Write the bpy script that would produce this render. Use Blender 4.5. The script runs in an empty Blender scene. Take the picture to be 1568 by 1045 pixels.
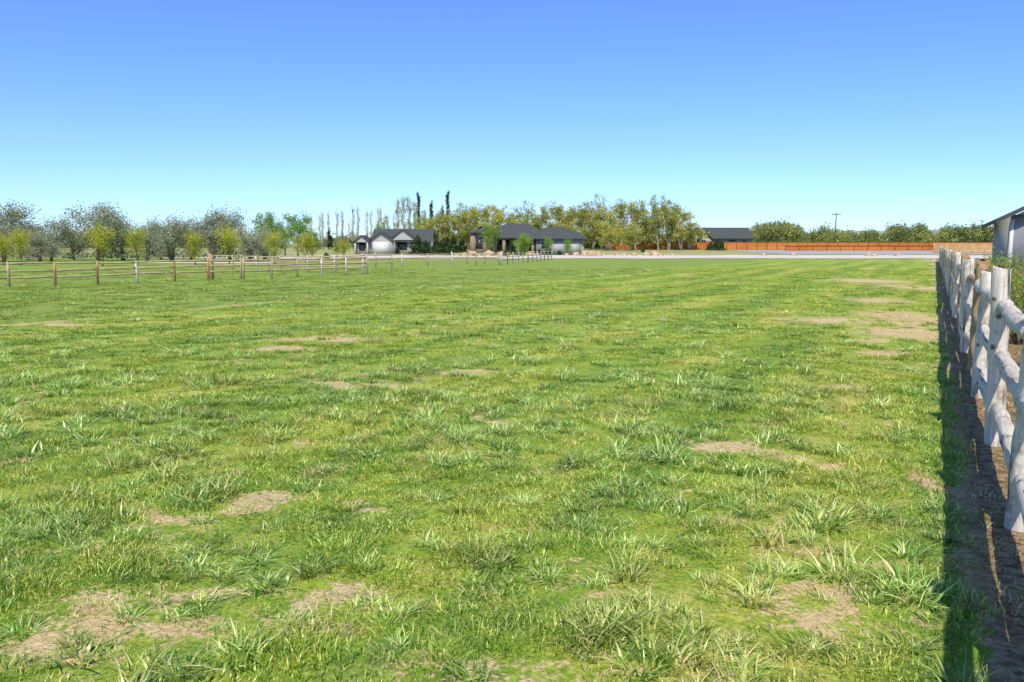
import bpy, math, random
import numpy as np
from mathutils import Vector
random.seed(5); rng=np.random.default_rng(5)
S=bpy.context.scene
D=np.array([.4664,.8846]); N=np.array([.8846,-.4664])   # fence line direction / its right-hand normal
def sa(s,a): return (s*D[0]+a*N[0], s*D[1]+a*N[1])
def brg(px,d): return ((px-784)/1228.0*d, d)
def gz(x,y):
    t=np.clip((np.asarray(y,float)-100)/160,0,1)
    return 1.1*t*t*(3-2*t)
def link(o,parent=None):
    S.collection.objects.link(o)
    if parent: o.parent=parent
    return o
def empty(name,loc=(0,0,0),rz=0):
    e=bpy.data.objects.new(name,None); e.empty_display_size=.3; e.location=loc; e.rotation_euler=(0,0,rz); link(e); return e
# ---------------------------------------------------------------- noise (numpy)
_lat=rng.random((256,256))
def vn(x,y,sc):
    x=np.asarray(x)*sc+37.3; y=np.asarray(y)*sc+91.7
    xi=np.floor(x).astype(int); yi=np.floor(y).astype(int); fx=x-xi; fy=y-yi
    fx=fx*fx*(3-2*fx); fy=fy*fy*(3-2*fy)
    g=lambda i,j:_lat[i%256,j%256]
    return (g(xi,yi)*(1-fx)+g(xi+1,yi)*fx)*(1-fy)+(g(xi,yi+1)*(1-fx)+g(xi+1,yi+1)*fx)*fy
def fbm(x,y,sc): return (vn(x,y,sc)+.5*vn(x,y,sc*2.1)+.25*vn(x,y,sc*4.3))/1.75
# ---------------------------------------------------------------- material helpers
class NT:
    def __init__(s,tree): s.t=tree
    def n(s,ty,**kw):
        nd=s.t.nodes.new(ty)
        for k,v in kw.items():
            if k.startswith('i_'):
                key=k[2:]; nd.inputs[int(key) if key.isdigit() else key].default_value=v
            else: setattr(nd,k,v)
        return nd
    def l(s,a,b): s.t.links.new(a,b)
    def math(s,op,a,b=None,c=None,clamp=False):
        nd=s.t.nodes.new('ShaderNodeMath'); nd.operation=op; nd.use_clamp=clamp
        for i,v in enumerate((a,b,c)):
            if v is None: continue
            if isinstance(v,(int,float)): nd.inputs[i].default_value=v
            else: s.l(v,nd.inputs[i])
        return nd.outputs[0]
    def mix(s,f,a,b,mode='MIX'):
        nd=s.t.nodes.new('ShaderNodeMix'); nd.data_type='RGBA'; nd.blend_type=mode; nd.clamp_factor=True
        for i,v in ((0,f),(6,a),(7,b)):
            if isinstance(v,(int,float)): nd.inputs[i].default_value=v
            elif isinstance(v,tuple): nd.inputs[i].default_value=(*v,1) if len(v)==3 else v
            else: s.l(v,nd.inputs[i])
        return nd.outputs[2]
    def noise(s,vec,scale,detail=3,rough=.55):
        nd=s.n('ShaderNodeTexNoise'); nd.inputs['Scale'].default_value=scale; nd.inputs['Detail'].default_value=detail; nd.inputs['Roughness'].default_value=rough
        if vec is not None: s.l(vec,nd.inputs['Vector'])
        return nd.outputs['Fac']
    def rng(s,v,a,b,c=0.,d=1.):
        nd=s.n('ShaderNodeMapRange'); s.l(v,nd.inputs[0])
        for i,q in zip((1,2,3,4),(a,b,c,d)): nd.inputs[i].default_value=q
        return nd.outputs[0]
def newmat(name):
    m=bpy.data.materials.new(name); m.use_nodes=True; m.node_tree.nodes.clear()
    t=NT(m.node_tree); out=t.n('ShaderNodeOutputMaterial'); return m,t,out
def simple(name,c1,c2=None,scale=3,rough=.8,bump=0,stretch=(1,1,1),obj=True,spec=.3):
    m,t,out=newmat(name)
    b=t.n('ShaderNodeBsdfPrincipled'); b.inputs['Roughness'].default_value=rough; b.inputs['Specular IOR Level'].default_value=spec
    t.l(b.outputs[0],out.inputs[0])
    tc=t.n('ShaderNodeTexCoord'); mp=t.n('ShaderNodeMapping'); mp.inputs['Scale'].default_value=stretch
    t.l(tc.outputs['Object'],mp.inputs[0]); nz=t.noise(mp.outputs[0],scale,5,.65)
    c2=c2 or tuple(x*.75 for x in c1)
    t.l(t.mix(t.rng(nz,.3,.7),c1,c2),b.inputs['Base Color'])
    if bump:
        bp=t.n('ShaderNodeBump'); bp.inputs['Strength'].default_value=bump; bp.inputs['Distance'].default_value=.02
        t.l(nz,bp.inputs['Height']); t.l(bp.outputs[0],b.inputs['Normal'])
    return m
def dot(t,v,w):
    nd=t.n('ShaderNodeVectorMath',operation='DOT_PRODUCT'); t.l(v,nd.inputs[0]); nd.inputs[1].default_value=w; return nd.outputs['Value']
def logwood(name,light,mid,dark,along):
    """weathered round log: grain and drying cracks run along the log ('z' post or 's' rail)"""
    m,t,out=newmat(name); tc=t.n('ShaderNodeTexCoord'); P=tc.outputs['Object']
    s_=dot(t,P,(D[0],D[1],0)); a_=dot(t,P,(N[0],N[1],0)); z_=dot(t,P,(0,0,1))
    kz,ks=((1.6,55) if along=='z' else (55,1.6))
    cb=t.n('ShaderNodeCombineXYZ'); t.l(t.math('MULTIPLY',s_,float(ks)),cb.inputs[0]); t.l(t.math('MULTIPLY',a_,55.),cb.inputs[1]); t.l(t.math('MULTIPLY',z_,float(kz)),cb.inputs[2])
    g=t.noise(cb.outputs[0],1.,5,.7); g2=t.noise(cb.outputs[0],.45,3,.6); blot=t.noise(P,7,4,.65); blot2=t.noise(P,2.3,2,.5)
    vo=t.n('ShaderNodeTexVoronoi'); vo.inputs['Scale'].default_value=5.5; t.l(P,vo.inputs['Vector'])
    col=t.mix(t.rng(g,.35,.65),mid,light)
    col=t.mix(t.rng(blot,.52,.68,0,.75),col,dark)
    col=t.mix(t.rng(blot2,.5,.75,0,.5),col,mid)
    col=t.mix(t.rng(vo.outputs['Distance'],.10,.17,.85,0),col,(.10,.06,.03))
    col=t.mix(t.rng(g2,.31,.39,.95,0),col,(.05,.033,.02))
    b=t.n('ShaderNodeBsdfPrincipled'); b.inputs['Roughness'].default_value=.9; b.inputs['Specular IOR Level'].default_value=.15
    t.l(col,b.inputs['Base Color'])
    h=t.math('ADD',t.math('MULTIPLY',g,.5),t.rng(g2,.30,.4,0,1.)); h=t.math('ADD',h,t.math('MULTIPLY',blot,.8))
    bp=t.n('ShaderNodeBump'); bp.inputs['Strength'].default_value=1.; bp.inputs['Distance'].default_value=.012
    t.l(h,bp.inputs['Height']); t.l(bp.outputs[0],b.inputs['Normal']); t.l(b.outputs[0],out.inputs[0]); return m
# shared colour of the turf, from world position
gc=bpy.data.node_groups.new('turf_colour','ShaderNodeTree')
gc.interface.new_socket('Color',in_out='OUTPUT',socket_type='NodeSocketColor')
t=NT(gc); go=t.n('NodeGroupOutput'); geo=t.n('ShaderNodeNewGeometry')
ss=dot(t,geo.outputs['Position'],(D[0],D[1],0)); aa=dot(t,geo.outputs['Position'],(N[0],N[1],0))
cb=t.n('ShaderNodeCombineXYZ'); t.l(t.math('MULTIPLY',ss,.07),cb.inputs[0]); t.l(aa,cb.inputs[1])
streak=t.noise(cb.outputs[0],.8,3,.6)
wob=t.noise(geo.outputs['Position'],.05,2,.5)
sw=t.math('SINE',t.math('ADD',t.math('MULTIPLY',aa,2.5),t.math('MULTIPLY',wob,9.)))
big=t.noise(geo.outputs['Position'],.35,4,.6)
fine=t.noise(geo.outputs['Position'],3.2,5,.8)
f=t.math('ADD',t.math('MULTIPLY',streak,1.7),t.math('MULTIPLY',big,1.0)); f=t.math('ADD',f,t.math('MULTIPLY',fine,1.9))
f=t.math('ADD',f,t.math('MULTIPLY',sw,.11))
f=t.rng(f,1.82,2.84)
ra=t.n('ShaderNodeValToRGB'); t.l(f,ra.inputs[0]); e=ra.color_ramp.elements
e[0].position=0; e[0].color=(.09,.25,.016,1); e[1].position=1; e[1].color=(.68,.60,.20,1)
for p,c in ((.3,(.185,.37,.02,1)),(.55,(.32,.46,.032,1)),(.78,(.49,.54,.075,1))):
    q=e.new(p); q.color=c
left=t.rng(aa,-17.9,-18.7)
n3=t.noise(geo.outputs['Position'],.5,5,.7)
lc=t.mix(t.rng(n3,.38,.62),(.155,.32,.038),(.28,.40,.06))
t.l(t.mix(left,ra.outputs[0],lc),go.inputs[0])
def leafmat(name,cd,cl,nscale=.8,trans=.3,vary=.5,useturf=False,cool=None):
    m,t,out=newmat(name); g=t.n('ShaderNodeNewGeometry'); 
    if useturf:
        gg=t.n('ShaderNodeGroup'); gg.node_tree=gc; base=gg.outputs[0]
        oi=t.n('ShaderNodeObjectInfo')
        if cool:
            base=t.mix(t.rng(oi.outputs['Random'],.4,.9,.0,.6),base,cool)
        rnd=g.outputs['Random Per Island']
        base=t.mix(t.math('MULTIPLY',t.math('POWER',rnd,2.5),.8),base,cl)
        base=t.mix(t.math('MULTIPLY',t.math('POWER',t.math('SUBTRACT',1.,rnd),2.3),.8),base,cd)
        v=t.rng(oi.outputs['Random'],0,1,.7,1.28)
        base=t.mix(1.,base,v,'MULTIPLY')
    else:
        tc=t.n('ShaderNodeTexCoord'); nz=t.noise(tc.outputs['Object'],nscale,3,.6)
        oi=t.n('ShaderNodeObjectInfo')
        f=t.math('ADD',t.rng(nz,.35,.65),t.math('MULTIPLY',t.math('SUBTRACT',g.outputs['Random Per Island'],.5),vary))
        f=t.math('ADD',f,t.math('MULTIPLY',t.math('SUBTRACT',oi.outputs['Random'],.5),.4),clamp=True)
        base=t.mix(f,cd,cl)
    d=t.n('ShaderNodeBsdfDiffuse'); tr=t.n('ShaderNodeBsdfTranslucent'); t.l(base,d.inputs[0]); t.l(t.mix(1.,base,(1.2,1.2,.6),'MULTIPLY'),tr.inputs[0])
    mx=t.n('ShaderNodeMixShader'); mx.inputs[0].default_value=trans; t.l(d.outputs[0],mx.inputs[1]); t.l(tr.outputs[0],mx.inputs[2])
    gl=t.n('ShaderNodeBsdfGlossy'); gl.inputs['Roughness'].default_value=.4; gl.inputs[0].default_value=(1,1,.9,1)
    m2=t.n('ShaderNodeMixShader'); m2.inputs[0].default_value=.05 if useturf else .02; t.l(mx.outputs[0],m2.inputs[1]); t.l(gl.outputs[0],m2.inputs[2])
    t.l(m2.outputs[0],out.inputs[0]); return m
M_turf=leafmat('turf_blades',(.05,.15,.01),(.80,.76,.22),useturf=True,trans=.3)
M_coarse=leafmat('coarse_blades',(.08,.22,.03),(.88,.88,.42),useturf=True,trans=.3,cool=(.27,.47,.11))
M_straw=leafmat('dry_straw',(.42,.30,.14),(.84,.72,.44),nscale=6,trans=.2)
M_olive=leafmat('olive_leaf',(.17,.20,.12),(.48,.50,.36),.9,trans=.35)
M_young=leafmat('young_leaf',(.28,.34,.03),(.64,.60,.07),1.2,trans=.4)
M_spring=leafmat('spring_leaf',(.22,.27,.05),(.66,.62,.16),.45,trans=.4)
M_green=leafmat('green_leaf',(.09,.20,.03),(.34,.50,.07),.7,trans=.4)
M_dark=leafmat('conifer_leaf',(.025,.06,.02),(.10,.15,.045),.7)
M_mid=leafmat('treeline_leaf',(.12,.16,.06),(.44,.46,.15),.12,trans=.35)
M_bark=simple('bark',(.20,.16,.12),(.09,.07,.055),6,.9,.4)
M_pale=simple('pale_bark',(.52,.46,.38),(.32,.27,.21),3,.9)
M_wood=logwood('weathered_post',(.78,.73,.63),(.50,.45,.36),(.28,.20,.12),'z')
M_wood2=logwood('weathered_rail',(.76,.71,.61),(.48,.43,.35),(.28,.21,.13),'s')
M_brown=logwood('brown_post',(.50,.35,.19),(.34,.21,.10),(.15,.09,.045),'z')
M_brown2=logwood('brown_rail',(.52,.38,.23),(.36,.25,.14),(.17,.11,.055),'s')
M_tan=simple('tan_wood',(.52,.42,.24),(.32,.26,.15),5,.85,.2)
M_wfar=simple('bleached_post',(.70,.67,.60),(.42,.38,.31),6,.85,.3)
M_cedar=simple('cedar_boards',(.66,.23,.05),(.48,.16,.035),.35,.8)
M_cedard=simple('cedar_posts',(.22,.085,.03),None,2,.8)
M_tanf=simple('tan_boards',(.64,.43,.19),(.50,.31,.14),1,.8)
M_roof=simple('dark_shingles',(.085,.095,.09),(.05,.055,.055),2.5,.85,.2)
M_white=simple('white_siding',(.44,.44,.42),(.36,.36,.35),1,.7)
M_stucco=simple('stucco',(.42,.36,.28),(.32,.27,.21),1,.85)
M_grey=simple('grey_siding',(.30,.29,.26),(.24,.235,.21),1,.85)
M_blue=simple('neighbour_siding',(.36,.38,.40),(.30,.32,.35),1,.8)
M_trim=simple('trim_white',(.66,.66,.63),(.58,.58,.56),2,.6)
M_stone=simple('stone_veneer',(.38,.29,.20),(.20,.15,.10),5,.9,.5)
M_rock=simple('boulder',(.62,.45,.28),(.36,.26,.17),3,.9,.5)
M_glass=simple('window_glass',(.03,.04,.05),(.05,.06,.07),1,.08,spec=.8)
M_darkw=simple('dark_frame',(.05,.04,.035),None,2,.6)
# ground material
def groundmat():
    m,t,out=newmat('meadow_ground'); geo=t.n('ShaderNodeNewGeometry'); P=geo.outputs['Position']
    gg=t.n('ShaderNodeGroup'); gg.node_tree=gc
    at=t.n('ShaderNodeAttribute'); at.attribute_name='bare'
    n1=t.noise(P,7,6,.75); n2=t.noise(P,38,5,.7); n4=t.noise(P,1.1,4,.6); n6=t.noise(P,2.2,5,.7)
    soil=t.mix(t.rng(n2,.35,.65),(.40,.28,.14),(.84,.66,.38))
    soil=t.mix(t.rng(n4,.35,.65,0,.45),soil,(.50,.41,.15))
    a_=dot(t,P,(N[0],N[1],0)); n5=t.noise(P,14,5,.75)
    soil=t.mix(t.math('MULTIPLY',t.rng(a_,.12,.4),t.rng(n5,.36,.68,1.,.25)),soil,(.11,.055,.022))  # brown litter along the fence; its dark tone also paints in the rails' shadow
    gcol=t.mix(t.rng(n1,.3,.75,0,.6),gg.outputs[0],(.50,.45,.16))
    gcol=t.mix(t.rng(n2,.3,.60,.75,0),gcol,(.05,.12,.008))  # shade between the blades, painted into the ground colour as dark flecks
    f=t.math('ADD',at.outputs['Fac'],t.math('MULTIPLY',t.math('SUBTRACT',n1,.5),2.2))
    f=t.math('ADD',f,t.math('MULTIPLY',t.math('SUBTRACT',n2,.5),.9))
    f=t.math('ADD',f,t.math('MULTIPLY',t.math('SUBTRACT',n6,.5),.8))
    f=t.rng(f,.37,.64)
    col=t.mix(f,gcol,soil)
    sp=t.n('ShaderNodeSeparateXYZ'); t.l(P,sp.inputs[0])
    far=t.rng(sp.outputs[1],134,140)
    nf=t.noise(P,.06,4,.6)
    col=t.mix(far,col,t.mix(t.rng(nf,.4,.6),(.24,.30,.08),(.46,.39,.19)))
    b=t.n('ShaderNodeBsdfPrincipled'); b.inputs['Roughness'].default_value=.95; b.inputs['Specular IOR Level'].default_value=.1
    t.l(col,b.inputs['Base Color']); bp=t.n('ShaderNodeBump'); bp.inputs['Strength'].default_value=.8; bp.inputs['Distance'].default_value=.05
    t.l(t.math('ADD',n1,t.math('MULTIPLY',n2,.4)),bp.inputs['Height']); t.l(bp.outputs[0],b.inputs['Normal']); t.l(b.outputs[0],out.inputs[0]); return m
M_ground=groundmat()
# ---------------------------------------------------------------- bare spots
PATCH=[(-4,13.7,.8,.35),(-3.6,15.1,.9,.35),(1.96,6.85,.34,.28),(2.35,6.50,.28,.17),(-1.88,5.49,.36,.15),(-2.2,5.08,.38,.16),
(-1.87,3.66,.46,.26),(-.97,3.83,.3,.15),(-1.56,4.1,.3,.13),(-.95,5.2,.22,.11),(1.57,4.02,.24,.14),(1.55,3.69,.18,.2),(3.15,6.05,.18,.38),(2.22,4.33,.18,.14),
(8.1,16.3,.9,1.1),(10.1,19.9,1.1,1.8),(9.2,18.0,.8,1.1),(17.9,40,1.6,2.6),(7.65,19,1.1,.9),(17.2,33.8,1.1,2.4),(4.2,10,.3,.2),(-2.1,10.2,.5,.2),
(-.1,8.2,.3,.13),(-.78,11.2,.4,.2),(-10.5,18,1.2,.3),(-2.1,3.3,.44,.24),(6.3,13.2,.45,.35),(6.9,15.2,.5,.4),(11.9,26,.9,1.4)]
def bare(x,y):
    x=np.asarray(x,float); y=np.asarray(y,float)
    wx=x+.24*(vn(x,y,2.9)-.5)*2+.14*(vn(x,y,9.)-.5); wy=y+.24*(vn(x+50,y+9,2.9)-.5)*2+.14*(vn(x+9,y,9.)-.5)
    b=np.zeros_like(x)
    for px,py,rx,ry in PATCH:
        kx=.84 if py<12 else .95
        q=((wx-px)/(rx*kx))**2+((wy-py)/(ry*kx))**2
        b=np.maximum(b,.88*np.exp(-q*.55))
    n=fbm(x,y,1.7); b=np.maximum(b,np.clip((n-.59)*3.,0,.38))
    a=x*N[0]+y*N[1]; s=x*D[0]+y*D[1]
    e=np.exp(-((a+18.35+.5*(vn(s,s*0,.2)-.5))/.3)**2)*np.clip((vn(s,s*0+3,.33)-.25)*2.2,0,1)
    b=np.maximum(b,e*.8)
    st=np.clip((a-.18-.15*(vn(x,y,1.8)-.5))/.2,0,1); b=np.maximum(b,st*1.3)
    lf=a<-18.9
    b=np.where(lf,b*.25,b)
    return b
def bump(x,y): return .05*(fbm(x,y,.35)-.5)+.03*(vn(x,y,1.6)-.5)
# ---------------------------------------------------------------- ground sheet
def axis(f0,f1,step,lo,hi,grow=1.09):
    c=list(np.arange(f0,f1,step)); st=step; v=c[-1]
    while v<hi: st*=grow; v+=st; c.append(v)
    st=step; v=c[0]
    while v>lo: st*=grow; v-=st; c.insert(0,v)
    return np.array(c)
ax=axis(-6,9,.05,-4200,4200,1.07); ay=axis(2,12,.05,-600,5000,1.05)
X,Y=np.meshgrid(ax,ay,indexing='xy')
fall=np.clip((80-np.hypot(X,Y))/40,0,1)
Z=gz(X,Y)+bump(X,Y)*fall
def gzz(x,y): return float(gz(x,y)+bump(x,y)*min(1,max(0,(80-math.hypot(x,y))/40)))
def mesh_np(name,V,F,mat,fmi=None,mats=None,smooth=False):
    me=bpy.data.meshes.new(name); V=np.asarray(V,np.float32); F=np.asarray(F,np.int32); k=F.shape[1]
    me.vertices.add(len(V)); me.vertices.foreach_set('co',V.ravel())
    me.loops.add(F.size); me.loops.foreach_set('vertex_index',F.ravel())
    me.polygons.add(len(F)); me.polygons.foreach_set('loop_start',np.arange(0,F.size,k,dtype=np.int32))
    try: me.polygons.foreach_set('loop_total',np.full(len(F),k,np.int32))
    except Exception: pass
    for mm in (mats or [mat]): me.materials.append(mm)
    if fmi is not None: me.polygons.foreach_set('material_index',np.asarray(fmi,np.int32))
    if smooth: me.polygons.foreach_set('use_smooth',np.ones(len(F),bool))
    me.update(calc_edges=True); me.validate(); return me
def gridfaces(ny,nx):
    i=np.arange(ny-1)[:,None]*nx+np.arange(nx-1)[None,:]; i=i.ravel()
    return np.stack([i,i+1,i+nx+1,i+nx],1)
me=mesh_np('ground',np.stack([X.ravel(),Y.ravel(),Z.ravel()],1),gridfaces(len(ay),len(ax)),M_ground,smooth=True)
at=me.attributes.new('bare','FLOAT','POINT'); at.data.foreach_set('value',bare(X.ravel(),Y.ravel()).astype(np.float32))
link(bpy.data.objects.new('ground',me))
def sheet(name,x0,x1,y0,y1,mat,dz,wob=.0,nx=160,ny=12):
    xs=np.linspace(x0,x1,nx); v=np.linspace(0,1,ny); XX,VV=np.meshgrid(xs,v)
    ya=y0+wob*(vn(xs,xs*0,.15)-.5)*2; yb=y1+wob*(vn(xs,xs*0+7,.15)-.5)*2
    YY=ya[None,:]*(1-VV)+yb[None,:]*VV
    m=mesh_np(name,np.stack([XX.ravel(),YY.ravel(),gz(XX,YY).ravel()+dz],1),gridfaces(ny,nx),mat,smooth=True)
    return link(bpy.data.objects.new(name,m))
M_grav=simple('pale_gravel',(.76,.69,.59),(.50,.45,.38),.5,.95,0,(.25,1,1))
M_grav2=simple('grey_gravel',(.44,.42,.39),(.31,.30,.28),.4,.95,0,(.25,1,1))
sheet('gravel_road',-48,92,106,132,M_grav,.03,2.2)
sheet('gravel_lot',48,100,137,187,M_grav2,.034,1.5)
sheet('farm_lane',-95,-24,78.5,83,M_grav,.03,.5)
# ---------------------------------------------------------------- grass tufts
def tuft(name,n,rad,h0,h1,w,lean,mat,seed,segs=3):
    r=np.random.default_rng(seed); V=[];F=[]
    ang=r.random(n)*6.283; rr=rad*np.sqrt(r.random(n)); bx=rr*np.cos(ang); by=rr*np.sin(ang)
    la=ang+r.normal(0,.9,n); H=h0+(h1-h0)*r.random(n)**1.3; L=lean*(.3+r.random(n))
    W=w*(.6+.8*r.random(n))
    ts=np.linspace(0,1,segs+1); o=0
    for i in range(n):
        dx,dy=math.cos(la[i]),math.sin(la[i]); ta=la[i]+1.57+r.normal(0,.5); wx,wy=math.cos(ta),math.sin(ta)
        for k,tt in enumerate(ts):
            out=L[i]*H[i]*tt**1.8; z=H[i]*(tt-.28*L[i]*tt*tt)-.01
            ww=W[i]*(1-tt**2.2)*.5+.0004
            cx=bx[i]+dx*out; cy=by[i]+dy*out
            V.append((cx-wx*ww,cy-wy*ww,z)); V.append((cx+wx*ww,cy+wy*ww,z))
        for k in range(segs):
            a=o+2*k; F.append((a,a+1,a+3,a+2))
        o+=2*(segs+1)
    return bpy.data.objects.new(name,mesh_np(name,V,F,mat))
col=bpy.data.collections.new('grass_tufts')
kinds=[]
for i in range(5): kinds.append(tuft('tuft_a%d'%i,120,.17,.022,.062,.0052,.9,M_turf,10+i))
for i in range(5): kinds.append(tuft('tuft_b%d'%i,80,.085,.04,.115,.0078,1.25,M_coarse,30+i,4))
for i in range(3): kinds.append(tuft('tuft_c%d'%i,60,.15,.02,.07,.004,1.6,M_straw,50+i))
for o in kinds: col.objects.link(o)
ng=bpy.data.node_groups.new('scatter','GeometryNodeTree')
ng.interface.new_socket('Geometry',in_out='INPUT',socket_type='NodeSocketGeometry'); ng.interface.new_socket('Geometry',in_out='OUTPUT',socket_type='NodeSocketGeometry')
gi=ng.nodes.new('NodeGroupInput'); go=ng.nodes.new('NodeGroupOutput'); ip=ng.nodes.new('GeometryNodeInstanceOnPoints'); ci=ng.nodes.new('GeometryNodeCollectionInfo')
ci.inputs['Collection'].default_value=col; ci.inputs['Separate Children'].default_value=True; ci.inputs['Reset Children'].default_value=True
def na(nm,ty):
    n=ng.nodes.new('GeometryNodeInputNamedAttribute'); n.data_type=ty; n.inputs[0].default_value=nm; return n.outputs[0]
L=ng.links.new
L(gi.outputs[0],ip.inputs['Points']); L(ci.outputs[0],ip.inputs['Instance']); ip.inputs['Pick Instance'].default_value=True
L(na('idx','INT'),ip.inputs['Instance Index']); L(na('rot','FLOAT_VECTOR'),ip.inputs['Rotation']); L(na('scl','FLOAT_VECTOR'),ip.inputs['Scale']); L(ip.outputs[0],go.inputs[0])
P=[];I=[];R=[];SC=[]
def scatter(y0,y1,dens,smin,smax,pc,tall=1.):
    hw=.68*y1+2.2; n=int(dens*(y1-y0)*2*hw); x=(rng.random(n)*2-1)*hw; y=y0+rng.random(n)*(y1-y0)
    k=np.abs(x)<.68*y+2.2; x=x[k];y=y[k]
    a=x*N[0]+y*N[1]; b=bare(x,y); u=rng.random(len(x))
    b=b+.4*(vn(x,y,6)-.5)
    thin=vn(x+7,y,3.3)
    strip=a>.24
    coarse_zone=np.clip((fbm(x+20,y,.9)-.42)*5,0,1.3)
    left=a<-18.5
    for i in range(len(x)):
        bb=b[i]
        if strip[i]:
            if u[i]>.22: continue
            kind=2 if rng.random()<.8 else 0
        elif bb>.40:
            if u[i]>.24: continue
            kind=rng.choice([2,1,0],p=[.4,.25,.35])
        else:
            if thin[i]>.62 and u[i]<.45: continue
            pr=pc*(.3+1.6*coarse_zone[i]); 
            if left[i]: pr*=.2
            q=rng.random(); kind=1 if q<pr else (2 if q>.955 else 0)
        idx={0:rng.integers(0,5),1:5+rng.integers(0,5),2:10+rng.integers(0,3)}[kind]
        s=smin+(smax-smin)*rng.random(); 
        if kind==1: s*=.5+.85*rng.random()**1.5
        if bb>.3 and kind==0: s*=.7
        hsc=s*(.75+.5*rng.random())*(.55+.8*vn(x[i],y[i],1.6))*tall
        P.append((x[i],y[i],gzz(x[i],y[i]))); I.append(idx); R.append((rng.normal(0,.08),rng.normal(0,.08),rng.random()*6.283)); SC.append((s,s,hsc))
scatter(1.6,6,74,.8,1.2,.38)
scatter(6,11,48,.9,1.3,.34)
scatter(11,20,18,1.2,1.7,.22,.68)
scatter(20,36,5.5,1.8,2.6,.07,.45)
scatter(36,60,1.5,2.6,3.6,.0,.3)
me=bpy.data.meshes.new('meadow_grass'); me.vertices.add(len(P)); me.vertices.foreach_set('co',np.array(P,np.float32).ravel())
a_=me.attributes.new('idx','INT','POINT'); a_.data.foreach_set('value',np.array(I,np.int32))
a_=me.attributes.new('rot','FLOAT_VECTOR','POINT'); a_.data.foreach_set('vector',np.array(R,np.float32).ravel())
a_=me.attributes.new('scl','FLOAT_VECTOR','POINT'); a_.data.foreach_set('vector',np.array(SC,np.float32).ravel())
me.update(); go_=bpy.data.objects.new('meadow_grass',me); link(go_); md=go_.modifiers.new('scatter','NODES'); md.node_group=ng
print('tufts',len(P))
# ---------------------------------------------------------------- tubes
def tubes(segs,k=6,rough=0.):
    V=[];F=[];o=0
    for pl in segs:
        pts=[np.array(p,float) for p,_ in pl]; m=len(pts)
        prof=1+rng.normal(0,rough,k) if rough else np.ones(k)
        for i,(p,r) in enumerate(pl):
            tdir=pts[min(i+1,m-1)]-pts[max(i-1,0)]; tdir/= (np.linalg.norm(tdir)+1e-9)
            up=np.array([0,0,1.]) if abs(tdir[2])<.9 else np.array([1.,0,0])
            u=np.cross(tdir,up); u/=np.linalg.norm(u); w=np.cross(tdir,u)
            if rough: prof=1+(prof-1)*.8+rng.normal(0,rough*.4,k)
            for j in range(k):
                an=6.28318*j/k; V.append(pts[i]+r*prof[j]*(math.cos(an)*u+math.sin(an)*w))
        for i in range(m-1):
            for j in range(k):
                j2=(j+1)%k; F.append((o+i*k+j,o+i*k+j2,o+(i+1)*k+j2,o+(i+1)*k+j))
        V.append(pts[0]); V.append(pts[-1]); c0=o+m*k; c1=c0+1
        for j in range(0,k,2):
            F.append((c0,o+(j+2)%k,o+(j+1)%k,o+j)); b=o+(m-1)*k
            F.append((c1,b+j,b+(j+1)%k,b+(j+2)%k))
        o=len(V)
    return V,F
def leaves(C,size,r,flat=.0):
    n=len(C); C=np.asarray(C); u=r.normal(size=(n,3)); u/=np.linalg.norm(u,axis=1)[:,None]; w=r.normal(size=(n,3)); w=np.cross(u,w); w/=np.linalg.norm(w,axis=1)[:,None]
    s=(size*(.5+.9*r.random(n)))[:,None]*.5
    V=np.stack([C-u*s,C+w*s*.6,C+u*s,C-w*s*.6],1).reshape(-1,3); F=np.arange(4*n).reshape(n,4); return V,F
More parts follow.
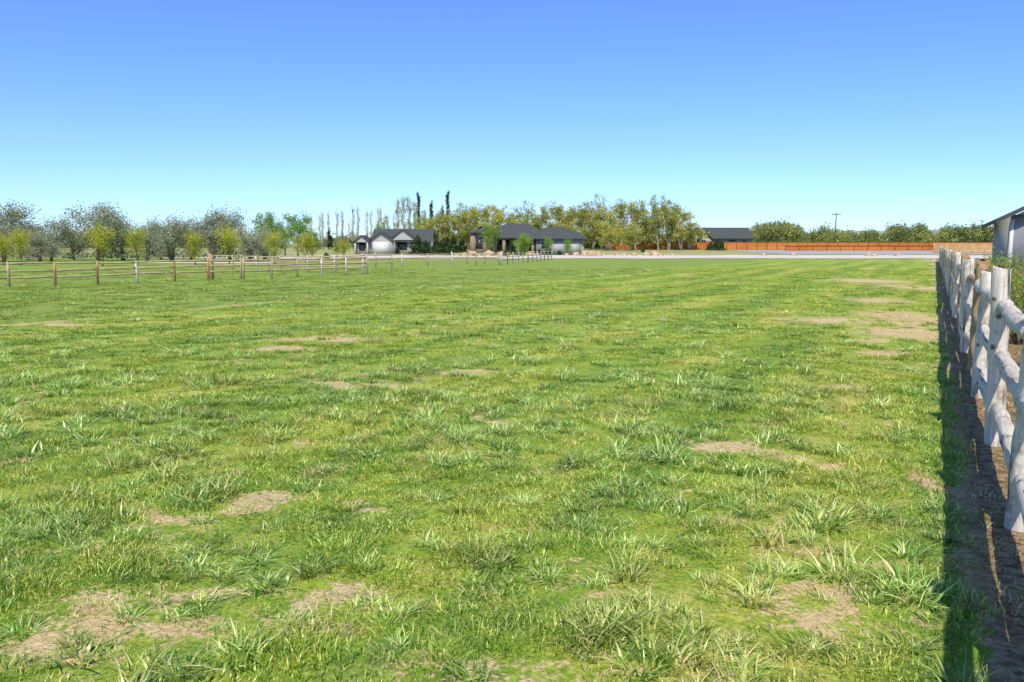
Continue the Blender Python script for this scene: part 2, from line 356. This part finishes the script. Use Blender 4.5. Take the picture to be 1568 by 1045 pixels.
def tree_mesh(name,H,R,zb,seed,nleaf,ls,bark,leaf,nl=10,trunk_r=.12,upright=.5,multi=1,sig=.14,gap=.25):
    r=np.random.default_rng(seed); segs=[];tips=[]
    zc=(zb+H)/2; hz=(H-zb)/2
    for mt in range(multi):
        ba=r.random()*6.28; lean=np.array([math.cos(ba),math.sin(ba)])*(R*.35 if multi>1 else R*.12)
        top=H*(.72+.1*r.random()); tp=[]
        for i in range(6):
            q=i/5; tp.append((np.array([lean[0]*q+r.normal(0,.03*R),lean[1]*q+r.normal(0,.03*R),top*q-.05 if i==0 else top*q]),trunk_r*(1-.8*q)*(1.25 if i==0 else 1)))
        segs.append(tp)
        n_=max(4,nl//multi)
        for j in range(n_):
            q=(zb*.5/top)+(1-zb*.5/top)*((j+.3)/n_); q=min(q,.98); i0=min(int(q*5),4); fr=q*5-i0
            p0=tp[i0][0]*(1-fr)+tp[i0+1][0]*fr; r0=trunk_r*(1-.8*q)*.6
            an=j*2.4+r.random()*.8; zt=min(H*.97,p0[2]+(H-p0[2])*(.15+.7*r.random())*(.5+upright)); 
            zt=max(zt,zb); rad=R*math.sqrt(max(.05,1-((zt-zc)/hz)**2))*(.6+.45*r.random())
            p3=np.array([rad*math.cos(an),rad*math.sin(an),zt]); pl=[(p0,r0)]
            for kk in (1,2,3):
                f=kk/3; p=p0*(1-f)+p3*f; p=p+np.array([r.normal(0,.04*R),r.normal(0,.04*R),-.1*R*math.sin(3.14*f)*(upright)]); pl.append((p,r0*(1-.75*f)))
                for _ in range(2):
                    tip=p+np.array([r.normal(0,.26*R),r.normal(0,.26*R),r.normal(.12*H*.6,.08*H)]); tip[2]=max(tip[2],zb*.9)
                    segs.append([(p,r0*.35),((p+tip)/2+r.normal(0,.03*R,3),r0*.22),(tip,r0*.08)]); tips.append(tip); tips.append((p+tip)/2)
            segs.append(pl); tips.append(p3)
    tips=np.array(tips); V,F=tubes(segs,6); nb=len(F); V=np.array(V)
    w=r.random(len(tips)); w=np.where(w<gap,.1,w); w/=w.sum()
    c=tips[r.choice(len(tips),nleaf,p=w)]+r.normal(0,sig*R,(nleaf,3))*np.array([1,1,.8]); c=c[c[:,2]>zb*.6]
    LV,LF=leaves(c,ls,r); F=np.vstack([np.array(F),LF+len(V)]); V=np.vstack([V,LV])
    return mesh_np(name,V,F,None,fmi=np.r_[np.zeros(nb,int),np.ones(len(LF),int)],mats=[bark,leaf])
def poplar_mesh(name,H,R,seed,nleaf,ls,bark,leaf):
    r=np.random.default_rng(seed); segs=[[(np.array([0,0,-.1]),.16),(np.array([.05,0,H*.5]),.1),(np.array([0,0.03,H]),.02)]];tips=[]
    for j in range(34):
        z=H*(.08+.8*j/34); an=r.random()*6.28; ln=min(H-z,H*.13*(.6+r.random())); rad=R*(.5+.5*r.random())*(1-.45*z/H)
        a=np.array([0,0,z]); b=a+np.array([rad*.7*math.cos(an),rad*.7*math.sin(an),ln*.4]); c=a+np.array([rad*math.cos(an),rad*math.sin(an),ln])
        segs.append([(a,.05),(b,.035),(c,.012)]); tips+= [b,c,(b+c)/2]
        for _ in range(2):
            q=b+np.array([r.normal(0,.15),r.normal(0,.15),ln*.6]); segs.append([(b,.03),(q,.01)]); tips.append(q)
    tips=np.array(tips); V,F=tubes(segs,4); V=np.array(V); F=np.array(F); nb=len(F)
    c=tips[r.integers(0,len(tips),nleaf)]+r.normal(0,R*.22,(nleaf,3)); LV,LF=leaves(c,ls,r)
    return mesh_np(name,np.vstack([V,LV]),np.vstack([F,LF+len(V)]),None,fmi=np.r_[np.zeros(nb,int),np.ones(len(LF),int)],mats=[bark,leaf])
def place(me,name,px,d,sc=1.,sz=None,rz=None):
    x,y=brg(px,d); o=bpy.data.objects.new(name,me); o.location=(x,y,float(gz(x,y))-.03); o.rotation_euler=(0,0,random.random()*6.28 if rz is None else rz)
    o.scale=(sc,sc,sz or sc); return link(o)
# grey-green olive trees
OL=[tree_mesh('olive%d'%i,6,2.7,1.0,100+i,6500,.18,M_bark,M_olive,nl=14,trunk_r=.17,upright=.35,multi=3,sig=.18,gap=.3) for i in range(4)]
for k,(px,top,d) in enumerate([(-75,318,86),(-35,322,84),(5,311,86),(42,340,95),(78,334,88),(112,345,96),(150,313,90),(188,328,94),(225,342,90),(262,331,86),(292,340,94),(325,326,86),(352,322,89),(382,345,84),(-5,340,80),(60,352,82),(245,345,98),(405,362,90),(-110,325,88),(-150,318,90)]):
    h=1.8+(375-top)/1228*d; sc=h/6*1.02; place(OL[k%4],'olive_tree',px,d,max(sc,.78)*.98,sc)
YG=[tree_mesh('young%d'%i,3.2,1.05,.75,200+i,2600,.11,M_bark,M_young,nl=14,trunk_r=.06,upright=.8,sig=.2,gap=.15) for i in range(3)]
for k,(px,top,d) in enumerate([(-60,352,68),(30,354,70),(155,350,68),(209,351,70),(298,358,72),(351,353,72),(420,357,74),(468,358,78),(527,371,95),(5,362,72)]):
    h=1.8+(375-top)/1228*d; place(YG[k%3],'young_shade_tree',px,d,h/3.2)
GR=[tree_mesh('green%d'%i,6.5,2.4,1.2,300+i,6000,.2,M_bark,M_green,nl=12,trunk_r=.14,sig=.15) for i in range(2)]
for k,(px,top,d,s) in enumerate([(408,328,118,1),(457,331,120,1),(436,345,126,.8),(478,356,122,.6)]):
    h=1.8+(375-top)/1228*d; place(GR[k%2],'green_ash_tree',px,d,s*.95,h/6.5)
# poplars
BP=[poplar_mesh('bare_poplar%d'%i,10,.9,400+i,260,.2,M_pale,M_spring) for i in range(3)]
SPM=[poplar_mesh('leafing_poplar%d'%i,12,1.1,420+i,1600,.24,M_pale,M_spring) for i in range(2)]
LP=[poplar_mesh('lombardy%d'%i,12,.85,440+i,2600,.28,M_bark,M_dark) for i in range(2)]
for k,px in enumerate(range(479,612,9)):
    top=random.uniform(316,338); d=random.uniform(180,200); h=(375-top)/1228*d+1.2; place(BP[k%3],'bare_poplar',px+random.uniform(-3,3),d,h/10*.95,h/10)
for k,(px,top) in enumerate([(610,306),(618,303),(627,302),(636,310),(590,330),(650,322)]):
    h=(375-top)/1228*190+1.2; place(SPM[k%2],'leafing_poplar',px,190,.85,h/12)
for k,(px,top) in enumerate([(642,298),(661,308),(686,296),(678,316),(504,354),(507,360)]):
    h=(375-top)/1228*192+1.2; place(LP[k%2],'lombardy_poplar',px,192,.7,h/12)
CW=[tree_mesh('cotton%d'%i,11,3.6,1.8,500+i,5200,.34,M_pale,M_spring,nl=14,trunk_r=.25,upright=.6,multi=2,sig=.12,gap=.4) for i in range(5)]
for k,(px,top,d) in enumerate([(652,335,178),(676,328,184),(700,324,188),(716,318,190),(735,322,185),(757,320,190),(780,332,194),(800,321,186),(822,326,190),(845,319,186),(864,324,192),(890,318,184),(908,313,188),(930,318,184),(950,316,190),(973,314,186),(990,334,190),(1008,314,186),(1024,308,188),(1042,328,184),(1056,345,186),(870,345,176),(935,345,178),(965,350,176),(640,350,172)]):
    h=(375-top)/1228*d+1.2; place(CW[k%5],'cottonwood_tree',px,d,.9 if h>8 else .75,h/11)
SM=[tree_mesh('yard%d'%i,4,1.2,1.0,600+i,1800,.17,M_bark,M_green,nl=9,trunk_r=.06,sig=.2) for i in range(2)]
for k,(px,top,d) in enumerate([(748,340,128),(757,345,130),(797,358,128),(808,360,128),(516,372,120),(590,350,160),(582,345,162),(840,362,130),(870,366,129)]):
    h=1.8+(375-top)/1228*d; place(SM[k%2],'yard_tree',px,d,.9 if h>3.5 else .6,h/4)
def conifer_mesh(name,H,R,seed,n,ls,leaf):
    r=np.random.default_rng(seed); z=H*r.random(n)**1.3; lob=1+.25*np.sin(z*5+seed); an=r.random(n)*6.28; rad=R*(1-z/H)**.75*lob*(.55+.5*r.random(n))*(1+.2*np.sin(an*3))
    V,F=tubes([[(np.array([0,0,-.1]),.1),(np.array([0,0,H*.9]),.02)]],6); V=np.array(V);F=np.array(F);nb=len(F)
    LV,LF=leaves(np.stack([rad*np.cos(an),rad*np.sin(an),z+.1],1),ls,r)
    return mesh_np(name,np.vstack([V,LV]),np.vstack([F,LF+len(V)]),None,fmi=np.r_[np.zeros(nb,int),np.ones(len(LF),int)],mats=[M_bark,leaf])
CN=conifer_mesh('conifer',3.4,1.4,7,3500,.26,M_dark); BU=conifer_mesh('bush',1.6,1.1,9,2500,.16,M_dark)
for px,d,s in [(640,132,.95),(652,130,.7),(683,131,.75),(690,130,.6),(676,133,.7),(708,140,.8),(694,138,.9),(668,140,.8)]: place(CN,'juniper_tree',px,d,s)
for px,d,s in [(1101,180,1.6),(985,160,.5),(840,133,.8),(775,126,.6),(499,105,.5),(1088,182,1.1),(826,133,.6),(857,133,.5)]: place(BU,'evergreen_shrub',px,d,s)
# distant mass of trees, one object
def mass(name,rows,mat,ls,seed,sgk=.0032,kk=75):
    r=np.random.default_rng(seed); Cs=[]
    for px0,px1,top0,top1,d,dn in rows:
        n=int((px1-px0)*dn)
        for i in range(n):
            px=px0+(px1-px0)*r.random(); top=top0+(top1-top0)*(px-px0)/(px1-px0); top+=16*(vn(np.array([px]),np.array([d*1.]),.045)[0]-.5)+6*(vn(np.array([px]),np.array([d*1.]),.17)[0]-.5)
            dd=d+r.normal(0,6); x=(px-784)/1228*dd; h=(375-top)/1228*dd+.7
            z=h*(1-r.random()**1.3*.95); sg=d*sgk
            Cs.append(np.array([x,dd,z+float(gz(x,dd))*.6-sg*1.6])+r.normal(0,sg,(kk,3)))
    C=np.vstack(Cs); C=C[C[:,2]>.3]; V,F=leaves(C,ls,r); link(bpy.data.objects.new(name,mesh_np(name,V,F,mat)))
mass('distant_trees',[(1150,1222,341,345,300,2.6),(1222,1300,351,350,340,2.4),(1295,1370,354,352,360,2.4),(1362,1412,346,346,330,2.6),(1408,1470,350,350,340,2.5),(1440,1600,346,346,300,2.4),(1600,1760,345,340,300,1.5),(-260,420,358,358,230,.9),(470,660,362,362,260,1.),(640,1080,352,352,215,1.1),(1060,1160,358,358,330,1.)],M_mid,.75,77)
mass('hedgerow',[(-160,420,374,374,101,1.4)],M_olive,.28,78,.0045,50)
# ---------------------------------------------------------------- hills
def hill(name,px0,px1,d,h0,seed,c1,c2,ed=350):
    xs=np.linspace((px0-784)/1228*d,(px1-784)/1228*d,120); vs=np.linspace(0,1,14); XX,VV=np.meshgrid(xs,vs)
    env=np.clip((XX-xs[0])/ed,0,1); env=env*env*(3-2*env)
    hh=h0*env*(.75+.5*fbm(XX/250+seed,XX*0+seed,1.))
    ZZ=hh*np.sin(VV*3.14159*.5)*(.9+.2*vn(XX/60,VV*6,1.)); YY=d+VV*500
    m=simple(name+'_mat',c1,c2,.012,.95)
    link(bpy.data.objects.new(name,mesh_np(name,np.stack([XX.ravel(),YY.ravel(),ZZ.ravel()],1),gridfaces(14,120),m,smooth=True)))
hill('hills',1090,2100,1500,38,3,(.46,.46,.36),(.30,.36,.24))
# ---------------------------------------------------------------- fences
def tube_obj(name,pl,mat,parent,k=12,rough=0.):
    V,F=tubes(pl,k,rough); o=bpy.data.objects.new(name,mesh_np(name,V,F,mat,smooth=True)); 
    return link(o,parent)
def log(p0,p1,r0,r1,n=8,wob=.012,bow=None):
    p0=np.array(p0,float);p1=np.array(p1,float); out=[]; b=rng.normal(0,wob,3)
    for i in range(n+1):
        f=i/n; p=p0*(1-f)+p1*f+b*math.sin(3.14159*f)+rng.normal(0,wob*.2,3)
        rr=(r0*(1-f)+r1*f)*(1+rng.normal(0,.04)); out.append((p,rr))
    return out
F1=empty('log_rail_fence')
ps=[-1.4+2.42*i for i in range(0,42)]
heights=(.34,.80,1.27); prev=None
for i,s in enumerate(ps):
    a=.575+rng.normal(0,.012); x,y=sa(s+rng.normal(0,.04),a); z=gzz(x,y); h=1.55+rng.normal(0,.03); lx,ly=rng.normal(0,.02,2)
    mt=M_brown if i in (6,9,13,18,22,27) else M_wood
    r0=.082+rng.normal(0,.006); pl=[]
    for q in np.linspace(0,1,17):
        zz=-.2+(h+.2)*q; pl.append(((x+lx*q+rng.normal(0,.003),y+ly*q+rng.normal(0,.003),z+zz),r0*(1.06-.1*q)*(1+rng.normal(0,.025))))
    pl.append(((x+lx,y+ly,z+h+.012),r0*.82)); pl.append(((x+lx+.004,y+ly,z+h+.018),r0*.5))
    tube_obj('post_%d'%(i+1),[pl],mt,F1,16,.035)
    tops=[(x,y,z+hh+rng.normal(0,.015)) for hh in heights]
    if prev:
        for k,(a0,b0) in enumerate(zip(prev,tops)):
            tube_obj('rail_%d_%d'%(i,k+1),[log(a0,b0,.067+rng.normal(0,.003),.061+rng.normal(0,.003),14,.014)],M_wood2 if (i<=5 or rng.random()<.85) else M_brown2,F1,14,.04)
    prev=tops
def rail_fence(name,p0,p1,sp,h,nr,mats,railmat,pr=.055,rr=.04):
    E=empty(name); p0=np.array(p0);p1=np.array(p1); Ln=np.linalg.norm(p1-p0); n=max(1,round(Ln/sp)); prev=None
    for i in range(n+1):
        p=p0+(p1-p0)*i/n; x,y=p+rng.normal(0,.03,2); z=gzz(x,y); hh=h*(1+rng.normal(0,.03))
        tube_obj('post_%d'%(i+1),[[((x,y,z-.2),pr),((x,y,z+hh*.6),pr*.97),((x+rng.normal(0,.02),y,z+hh),pr*.9)]],mats[int(rng.integers(0,len(mats)))],E,8)
        tp=[(x,y-.0,z+h*(.93-k*.8/nr)+rng.normal(0,.012)) for k in range(nr)]
        if prev:
            for k in range(nr): tube_obj('rail_%d_%d'%(i,k+1),[log(prev[k],tp[k],rr,rr*.9,4,.012)],railmat,E,8)
        prev=tp
rail_fence('pasture_fence',(-25.5,27.5),(-14.2,41.8),1.9,1.08,3,[M_tan,M_tan,M_wfar,M_brown],M_tan,.065,.045)
rail_fence('pasture_fence',(-14.1,41.95),(-8.9,49.2),1.8,1.08,3,[M_tan,M_wfar,M_tan],M_tan,.065,.045)
rail_fence('pasture_fence',(-9.3,49.8),(-21.5,57.0),2.2,1.1,3,[M_wfar,M_tan],M_tan,.06,.04)
rail_fence('paddock_fence',brg(470,56),brg(600,62),2.4,1.1,3,[M_wfar,M_tan],M_tan,.06,.04)
rail_fence('paddock_fence',brg(575,66),brg(765,71),2.4,1.1,3,[M_wfar,M_tan],M_tan,.06,.035)
rail_fence('paddock_fence',brg(690,78),brg(768,73),2.4,1.1,2,[M_wfar,M_tan],M_tan,.06,.035)
rail_fence('paddock_fence',brg(768,71.5),brg(845,97),2.4,1.1,3,[M_wfar,M_tan],M_tan,.06,.035)
G=empty('gate_post'); x,y=brg(322,41.4); tube_obj('post',[[((x,y,-.2),.13),((x,y,.7),.125),((x+.02,y,1.3),.115)]],M_brown,G,12)
# ---------------------------------------------------------------- box helper
def boxes(name,lst,mat,parent):
    V=[];F=[]
    for (x0,x1,y0,y1,z0,z1) in lst:
        o=len(V); V+=[(x0,y0,z0),(x1,y0,z0),(x1,y1,z0),(x0,y1,z0),(x0,y0,z1),(x1,y0,z1),(x1,y1,z1),(x0,y1,z1)]
        F+=[(o,o+3,o+2,o+1),(o+4,o+5,o+6,o+7),(o,o+1,o+5,o+4),(o+1,o+2,o+6,o+5),(o+2,o+3,o+7,o+6),(o+3,o,o+4,o+7)]
    return link(bpy.data.objects.new(name,mesh_np(name,V,F,mat)),parent)
def poly(name,V,F,mat,parent):
    m=bpy.data.meshes.new(name); m.from_pydata(V,[],F); m.materials.append(mat); m.update(); return link(bpy.data.objects.new(name,m),parent)
def hip(name,x0,x1,y0,y1,ze,zr,mat,parent,ins=None,th=.18):
    ins=(y1-y0)/2 if ins is None else ins; ym=(y0+y1)/2
    V=[(x0,y0,ze),(x1,y0,ze),(x1,y1,ze),(x0,y1,ze),(x0+ins,ym,zr),(x1-ins,ym,zr),(x0,y0,ze-th),(x1,y0,ze-th),(x1,y1,ze-th),(x0,y1,ze-th)]
    F=[(0,1,5,4),(2,3,4,5),(1,2,5),(3,0,4),(6,7,1,0),(7,8,2,1),(8,9,3,2),(9,6,0,3),(9,8,7,6)]
    return poly(name,V,F,mat,parent)
def gable_y(name,x0,x1,y0,y1,ze,zr,mat,parent,wallmat=None,ov=.4,th=.16):
    xm=(x0+x1)/2; k=(zr-ze)/(xm-x0); a=x0-ov; b=x1+ov; za=ze-k*ov
    V=[(a,y0-ov,za),(xm,y0-ov,zr),(b,y0-ov,za),(a,y1,za),(xm,y1,zr),(b,y1,za)]; V+=[(p[0],p[1],p[2]-th) for p in V]
    F=[(0,1,4,3),(1,2,5,4),(6,9,10,7),(7,10,11,8),(0,6,7,1),(1,7,8,2),(3,4,10,9),(4,5,11,10),(0,3,9,6),(2,8,11,5)]
    poly(name,V,F,mat,parent)
    if wallmat: poly(name+'_gable_wall',[(x0,y0,ze-th-.05),(x1,y0,ze-th-.05),(xm,y0,zr-th-.02)],[(0,1,2)],wallmat,parent)
def gable_x(name,x0,x1,y0,y1,ze,zr,mat,parent,wallmat=None,ov=.4,th=.16):
    ym=(y0+y1)/2; k=(zr-ze)/(ym-y0); a=y0-ov; b=y1+ov; za=ze-k*ov
    V=[(x0-ov,a,za),(x0-ov,ym,zr),(x0-ov,b,za),(x1+ov,a,za),(x1+ov,ym,zr),(x1+ov,b,za)]; V+=[(p[0],p[1],p[2]-th) for p in V]
    F=[(0,3,4,1),(1,4,5,2),(6,7,10,9),(7,8,11,10),(0,1,7,6),(1,2,8,7),(3,9,10,4),(4,10,11,5),(0,6,9,3),(2,5,11,8)]
    poly(name,V,F,mat,parent)
    if wallmat:
        for xx in (x0,x1): poly(name+'_end_wall',[(xx,y0,ze-th),(xx,y1,ze-th),(xx,ym,zr-th)],[(0,1,2)],wallmat,parent)
def win(lst,parent,n='window',frame=M_trim):
    boxes(n+'_frames',[(a-.09,b+.09,y-.05,y-.003,c-.09,d+.09) for a,b,c,d,y in lst],frame,parent)
    boxes(n+'_glass',[(a,b,y-.058,y-.052,c,d) for a,b,c,d,y in lst],M_glass,parent)
# white gabled house
x,y=brg(541,143); Hs=empty('white_gabled_house',(x,y,float(gz(x,y))),0)
boxes('walls',[(.6,7.2,0,9,-.3,2.5),(7.2,13.6,2.2,9,-.3,2.5),(0,2.2,1.5,8,-.3,2.3)],M_white,Hs)
gable_x('main_roof',3.2,13.6,1.8,9.4,2.5,4.55,M_roof,Hs,M_white)
gable_y('front_gable_roof',2.9,7.1,-.25,5,2.5,3.9,M_roof,Hs,M_white)
gable_y('porch_gable_roof',.3,3.0,-.9,4,2.3,3.35,M_roof,Hs,M_white,.3)
gable_y('centre_gable_roof',6.3,11.,1.4,5.2,2.7,4.45,M_roof,Hs,M_white,.3)
boxes('garage_doors',[(3.6,6.4,-.3,-.26,0,2.1)],M_trim,Hs); boxes('porch_posts',[(.4,.6,-.9,-.7,0,2.25),(2.6,2.8,-.9,-.7,0,2.25)],M_trim,Hs)
win([(1.1,2.0,.7,1.9,0-.01),(8.,9.2,.8,2.0,2.2),(10.2,11.6,.8,2.,2.2),(12.3,13.,.8,2.,2.2)],Hs,frame=M_darkw)
boxes('bay_wall',[(2.95,7.05,-.24,-.002,-.3,2.45)],M_white,Hs)
boxes('entry_shade',[(7.5,7.9,2.15,2.19,0,2.1)],M_darkw,Hs)
# hip-roofed stone house
x,y=brg(716,135); Hs=empty('hip_roof_house',(x,y,float(gz(x,y))+.1),-.04)
boxes('walls',[(0.6,11.5,3,11,-.4,2.7)],M_stucco,Hs); boxes('garage_wing_walls',[(11.5,19.4,1.2,10,-.4,2.55)],M_grey,Hs)
boxes('entry_tower_walls',[(.6,4.4,1.0,6,-.4,3.5)],M_stucco,Hs)
boxes('stone_piers',[(.4,1.2,.6,1.3,-.4,3.5),(2.6,3.3,.6,1.3,-.4,3.5),(5.8,6.3,1.3,1.8,-.4,2.6),(8.2,8.7,1.3,1.8,-.4,2.6),(10.7,11.2,1.3,1.8,-.4,2.6),(19.0,19.6,.9,1.5,-.4,1.3)],M_stone,Hs)
hip('tower_roof',-.2,5.4,.2,7,3.75,4.7,M_roof,Hs)
hip('main_roof',2.,14.2,1.0,12,2.85,5.3,M_roof,Hs,4.2)
hip('wing_roof',9.4,20.2,.5,11.0,2.72,4.7,M_roof,Hs,4.0)
win([(4.9,6.9,.7,2.3,3),(7.3,8.6,.1,2.3,3),(9.2,10.8,.7,2.3,3),(1.4,2.4,1.,2.6,1.0)],Hs,frame=M_darkw)
win([(12.4,13.4,1.0,2.1,1.2)],Hs,'wing_window')
boxes('garage_doors',[(14.2,16.3,1.14,1.19,0,2.15),(16.8,18.8,1.14,1.19,0,2.15)],M_white,Hs)
boxes('front_door',[(3.5,4.2,.93,.99,0,2.2)],M_darkw,Hs)
# far grey house
x,y=brg(1014,208); Hs=empty('grey_ranch_house',(x,y,float(gz(x,y))),0)
boxes('walls',[(8,24,3,13,-.3,2.8)],M_grey,Hs); boxes('left_wing_walls',[(.6,8,4,12,-.3,2.3)],M_stucco,Hs); boxes('gable_bay_walls',[(7.6,12.8,.5,3,-.3,2.9)],M_stucco,Hs)
gable_x('main_roof',11,24,2.5,13.5,3.0,5.6,M_roof,Hs,M_grey,.5,.22); gable_y('gable_roof',7.6,12.8,.5,8,3.0,5.2,M_roof,Hs,M_stucco,.5,.22)
hip('wing_roof',0,10,3.2,12.8,2.4,3.9,M_roof,Hs,3)
win([(2,3.5,.8,1.9,4),(5,6.2,.8,1.9,4),(9,11.4,.9,2.3,.5),(14.5,16.5,.8,2.2,3),(18,20,.8,2.2,3),(21.5,22.8,.8,2.2,3)],Hs)
# neighbour house beyond the log fence (parallel to fence)
ang=math.atan2(-D[0],D[1]); x,y=sa(52.,3.65)
Hs=empty('neighbour_house',(x,y,0),ang)
boxes('walls',[(0,11,0,15,-.3,3.45)],M_blue,Hs)
gable_y('roof',0,11,0,15.4,3.6,6.5,M_roof,Hs,M_blue,.75,.22)
boxes('corner_trim',[(-.05,.14,-.05,-.003,-.3,3.2)],M_trim,Hs)
win([(1.2,2.3,1.2,2.6,0),(4.2,6.2,1.2,2.6,0)],Hs); boxes('skirting',[(-.02,11.02,-.02,-.004,-.3,.35)],M_stone,Hs)
# ---------------------------------------------------------------- board fences
def board_fence(name,p0,p1,h,mat,pm,n=7,sp=2.4,cap=True):
    p0=np.array(p0);p1=np.array(p1); Ln=float(np.linalg.norm(p1-p0)); an=math.atan2(p1[1]-p0[1],p1[0]-p0[0]); z=float(gz(*p0))
    E=empty(name,(p0[0],p0[1],z),an); bh=h/n
    boxes('boards',[(0,Ln,0,.03,.06+i*bh,.06+(i+1)*bh-.035) for i in range(n)],mat,E)
    k=int(Ln/sp); boxes('posts',[(i*Ln/k-.07,i*Ln/k+.07,-.09,-.004,-.3,h+.05) for i in range(k+1)],pm,E)
    if cap: boxes('cap_rail',[(0,Ln,-.13,.1,h+.055,h+.10)],pm,E)
board_fence('cedar_fence',(22.,190),(118,190),1.85,M_cedar,M_cedard)
board_fence('cedar_fence',(60,176),(100.,178),1.05,M_cedar,M_cedard,4,3.)
board_fence('tan_board_fence',(80.,152),(104.,152),1.75,M_tanf,M_tanf,7,2.4,False)
x,y=brg(1278,200); U=empty('utility_pole',(x,y,float(gz(x,y))))
tube_obj('pole',[[((0,0,-.3),.17),((0,0,5),.15),((.03,0,9.0),.11)]],M_bark,U,10); boxes('crossarm',[(-1.1,1.1,-.06,.06,8.45,8.6)],M_bark,U)
boxes('insulators',[(q-.05,q+.05,-.05,.05,8.603,8.8) for q in (-1,-.4,.4,1)],M_grey,U)
def boulder(px,d,s):
    x,y=brg(px,d); bpy.ops.mesh.primitive_ico_sphere_add(subdivisions=3,radius=s,location=(x,y,float(gz(x,y))+s*.25)); o=bpy.context.object; o.name='boulder'
    sd=random.random()*50
    for v in o.data.vertices:
        c=v.co/s; f=.75+.5*float(vn(np.array([c.x*1.3+sd]),np.array([c.y*1.3+c.z*1.7]),1.)[0]); v.co=v.co*f; v.co.z*=.7
    o.data.materials.append(M_rock)
for px,s in [(700,.5),(712,.6),(724,.8),(733,.5),(749,.9),(768,.7),(776,.5),(812,.8),(822,.5),(868,.45),(882,.6),(897,.85),(906,.9),(917,.7),(925,.4),(945,.5),(957,.45),(972,.5),(990,.6),(1003,.8),(1012,.5),(1030,.4),(1170,.5),(1215,.5),(1330,.6),(1340,.4),(1375,.5),(555,.4),(575,.4)]:
    boulder(px,random.uniform(124,130),s)
def shrub_mesh(name,H,R,seed,n,ls,leaf,stems=22):
    r=np.random.default_rng(seed); segs=[];tips=[]
    for i in range(stems):
        an=r.random()*6.28; q=R*(.2+.8*r.random()); h=H*(.5+.5*r.random()); b=np.array([.1*math.cos(an),.1*math.sin(an),-.05]); c=np.array([q*math.cos(an),q*math.sin(an),h])
        m=(b+c)/2+np.array([0,0,.12*h]); segs.append([(b,.014),(m,.009),(c,.003)]); tips+=[m,c,(m+c)/2]
    V,F=tubes(segs,4); V=np.array(V);F=np.array(F);nb=len(F); tips=np.array(tips)
    c=tips[r.integers(0,len(tips),n)]+r.normal(0,.13*R,(n,3)); c=c[c[:,2]>.02]; LV,LF=leaves(c,ls,r)
    return mesh_np(name,np.vstack([V,LV]),np.vstack([F,LF+len(V)]),None,fmi=np.r_[np.zeros(nb,int),np.ones(len(LF),int)],mats=[M_bark,leaf])
SH=shrub_mesh('shrub',1.5,.9,3,1300,.06,M_green,30); SH2=shrub_mesh('shrub2',1.3,.8,4,900,.06,M_young,30)
BR=shrub_mesh('brush',.7,.8,5,260,.06,M_straw,60)
for s,a,k,sc in [(13.5,1.75,0,.85),(17,1.5,0,.9),(20,1.9,1,1.),(24,2.0,0,1.05),(29,2.2,1,1.),(36,2.3,0,1.05),(26,3.7,1,.9),(42,2.4,1,1.)]:
    x,y=sa(s,a); o=bpy.data.objects.new('garden_shrub',(SH,SH2)[k]); o.location=(x,y,gzz(x,y)); o.scale=(sc,)*3; o.rotation_euler=(0,0,random.random()*6); link(o)
for s,a,sc in [(11.,1.7,.8),(15.,2.3,1.),(12.,2.0,.8),(9.5,1.3,.6),(19.5,2.9,.8)]:
    x,y=sa(s,a); o=bpy.data.objects.new('dead_brush',BR); o.location=(x,y,gzz(x,y)); o.scale=(sc,sc,sc*.7); link(o)
# ---------------------------------------------------------------- light, sky, camera
W=bpy.data.worlds.new('World'); S.world=W; W.use_nodes=True; W.node_tree.nodes.clear(); t=NT(W.node_tree)
sky=t.n('ShaderNodeTexSky'); sky.sky_type='NISHITA'; sky.sun_disc=False
el=math.radians(52); az=math.radians(186.8)
sky.sun_elevation=el; sky.sun_rotation=az; sky.altitude=1000; sky.air_density=1.; sky.dust_density=.2; sky.ozone_density=2.
bg=t.n('ShaderNodeBackground'); bg.inputs[1].default_value=.125; wo=t.n('ShaderNodeOutputWorld')
t.l(t.mix(1.,sky.outputs[0],(.77,1.03,1.58),'MULTIPLY'),bg.inputs[0]); t.l(bg.outputs[0],wo.inputs[0])
sd=bpy.data.lights.new('sun','SUN'); sd.energy=5.; sd.angle=math.radians(.53); sd.color=(1,.92,.76)
so=bpy.data.objects.new('sun',sd); link(so); so.location=(0,0,50)
dr=Vector((-math.sin(az)*math.cos(el),-math.cos(az)*math.cos(el),-math.sin(el))); so.rotation_euler=dr.to_track_quat('-Z','Y').to_euler()
cd=bpy.data.cameras.new('camera'); cd.lens=28; cd.sensor_width=36; cd.clip_end=20000; cd.clip_start=.05
co=bpy.data.objects.new('camera',cd); link(co); co.location=(0,0,1.8); co.rotation_euler=(math.radians(90-6.88),0,0); S.camera=co
S.view_settings.view_transform='Standard'; S.view_settings.look='None'; S.view_settings.exposure=0
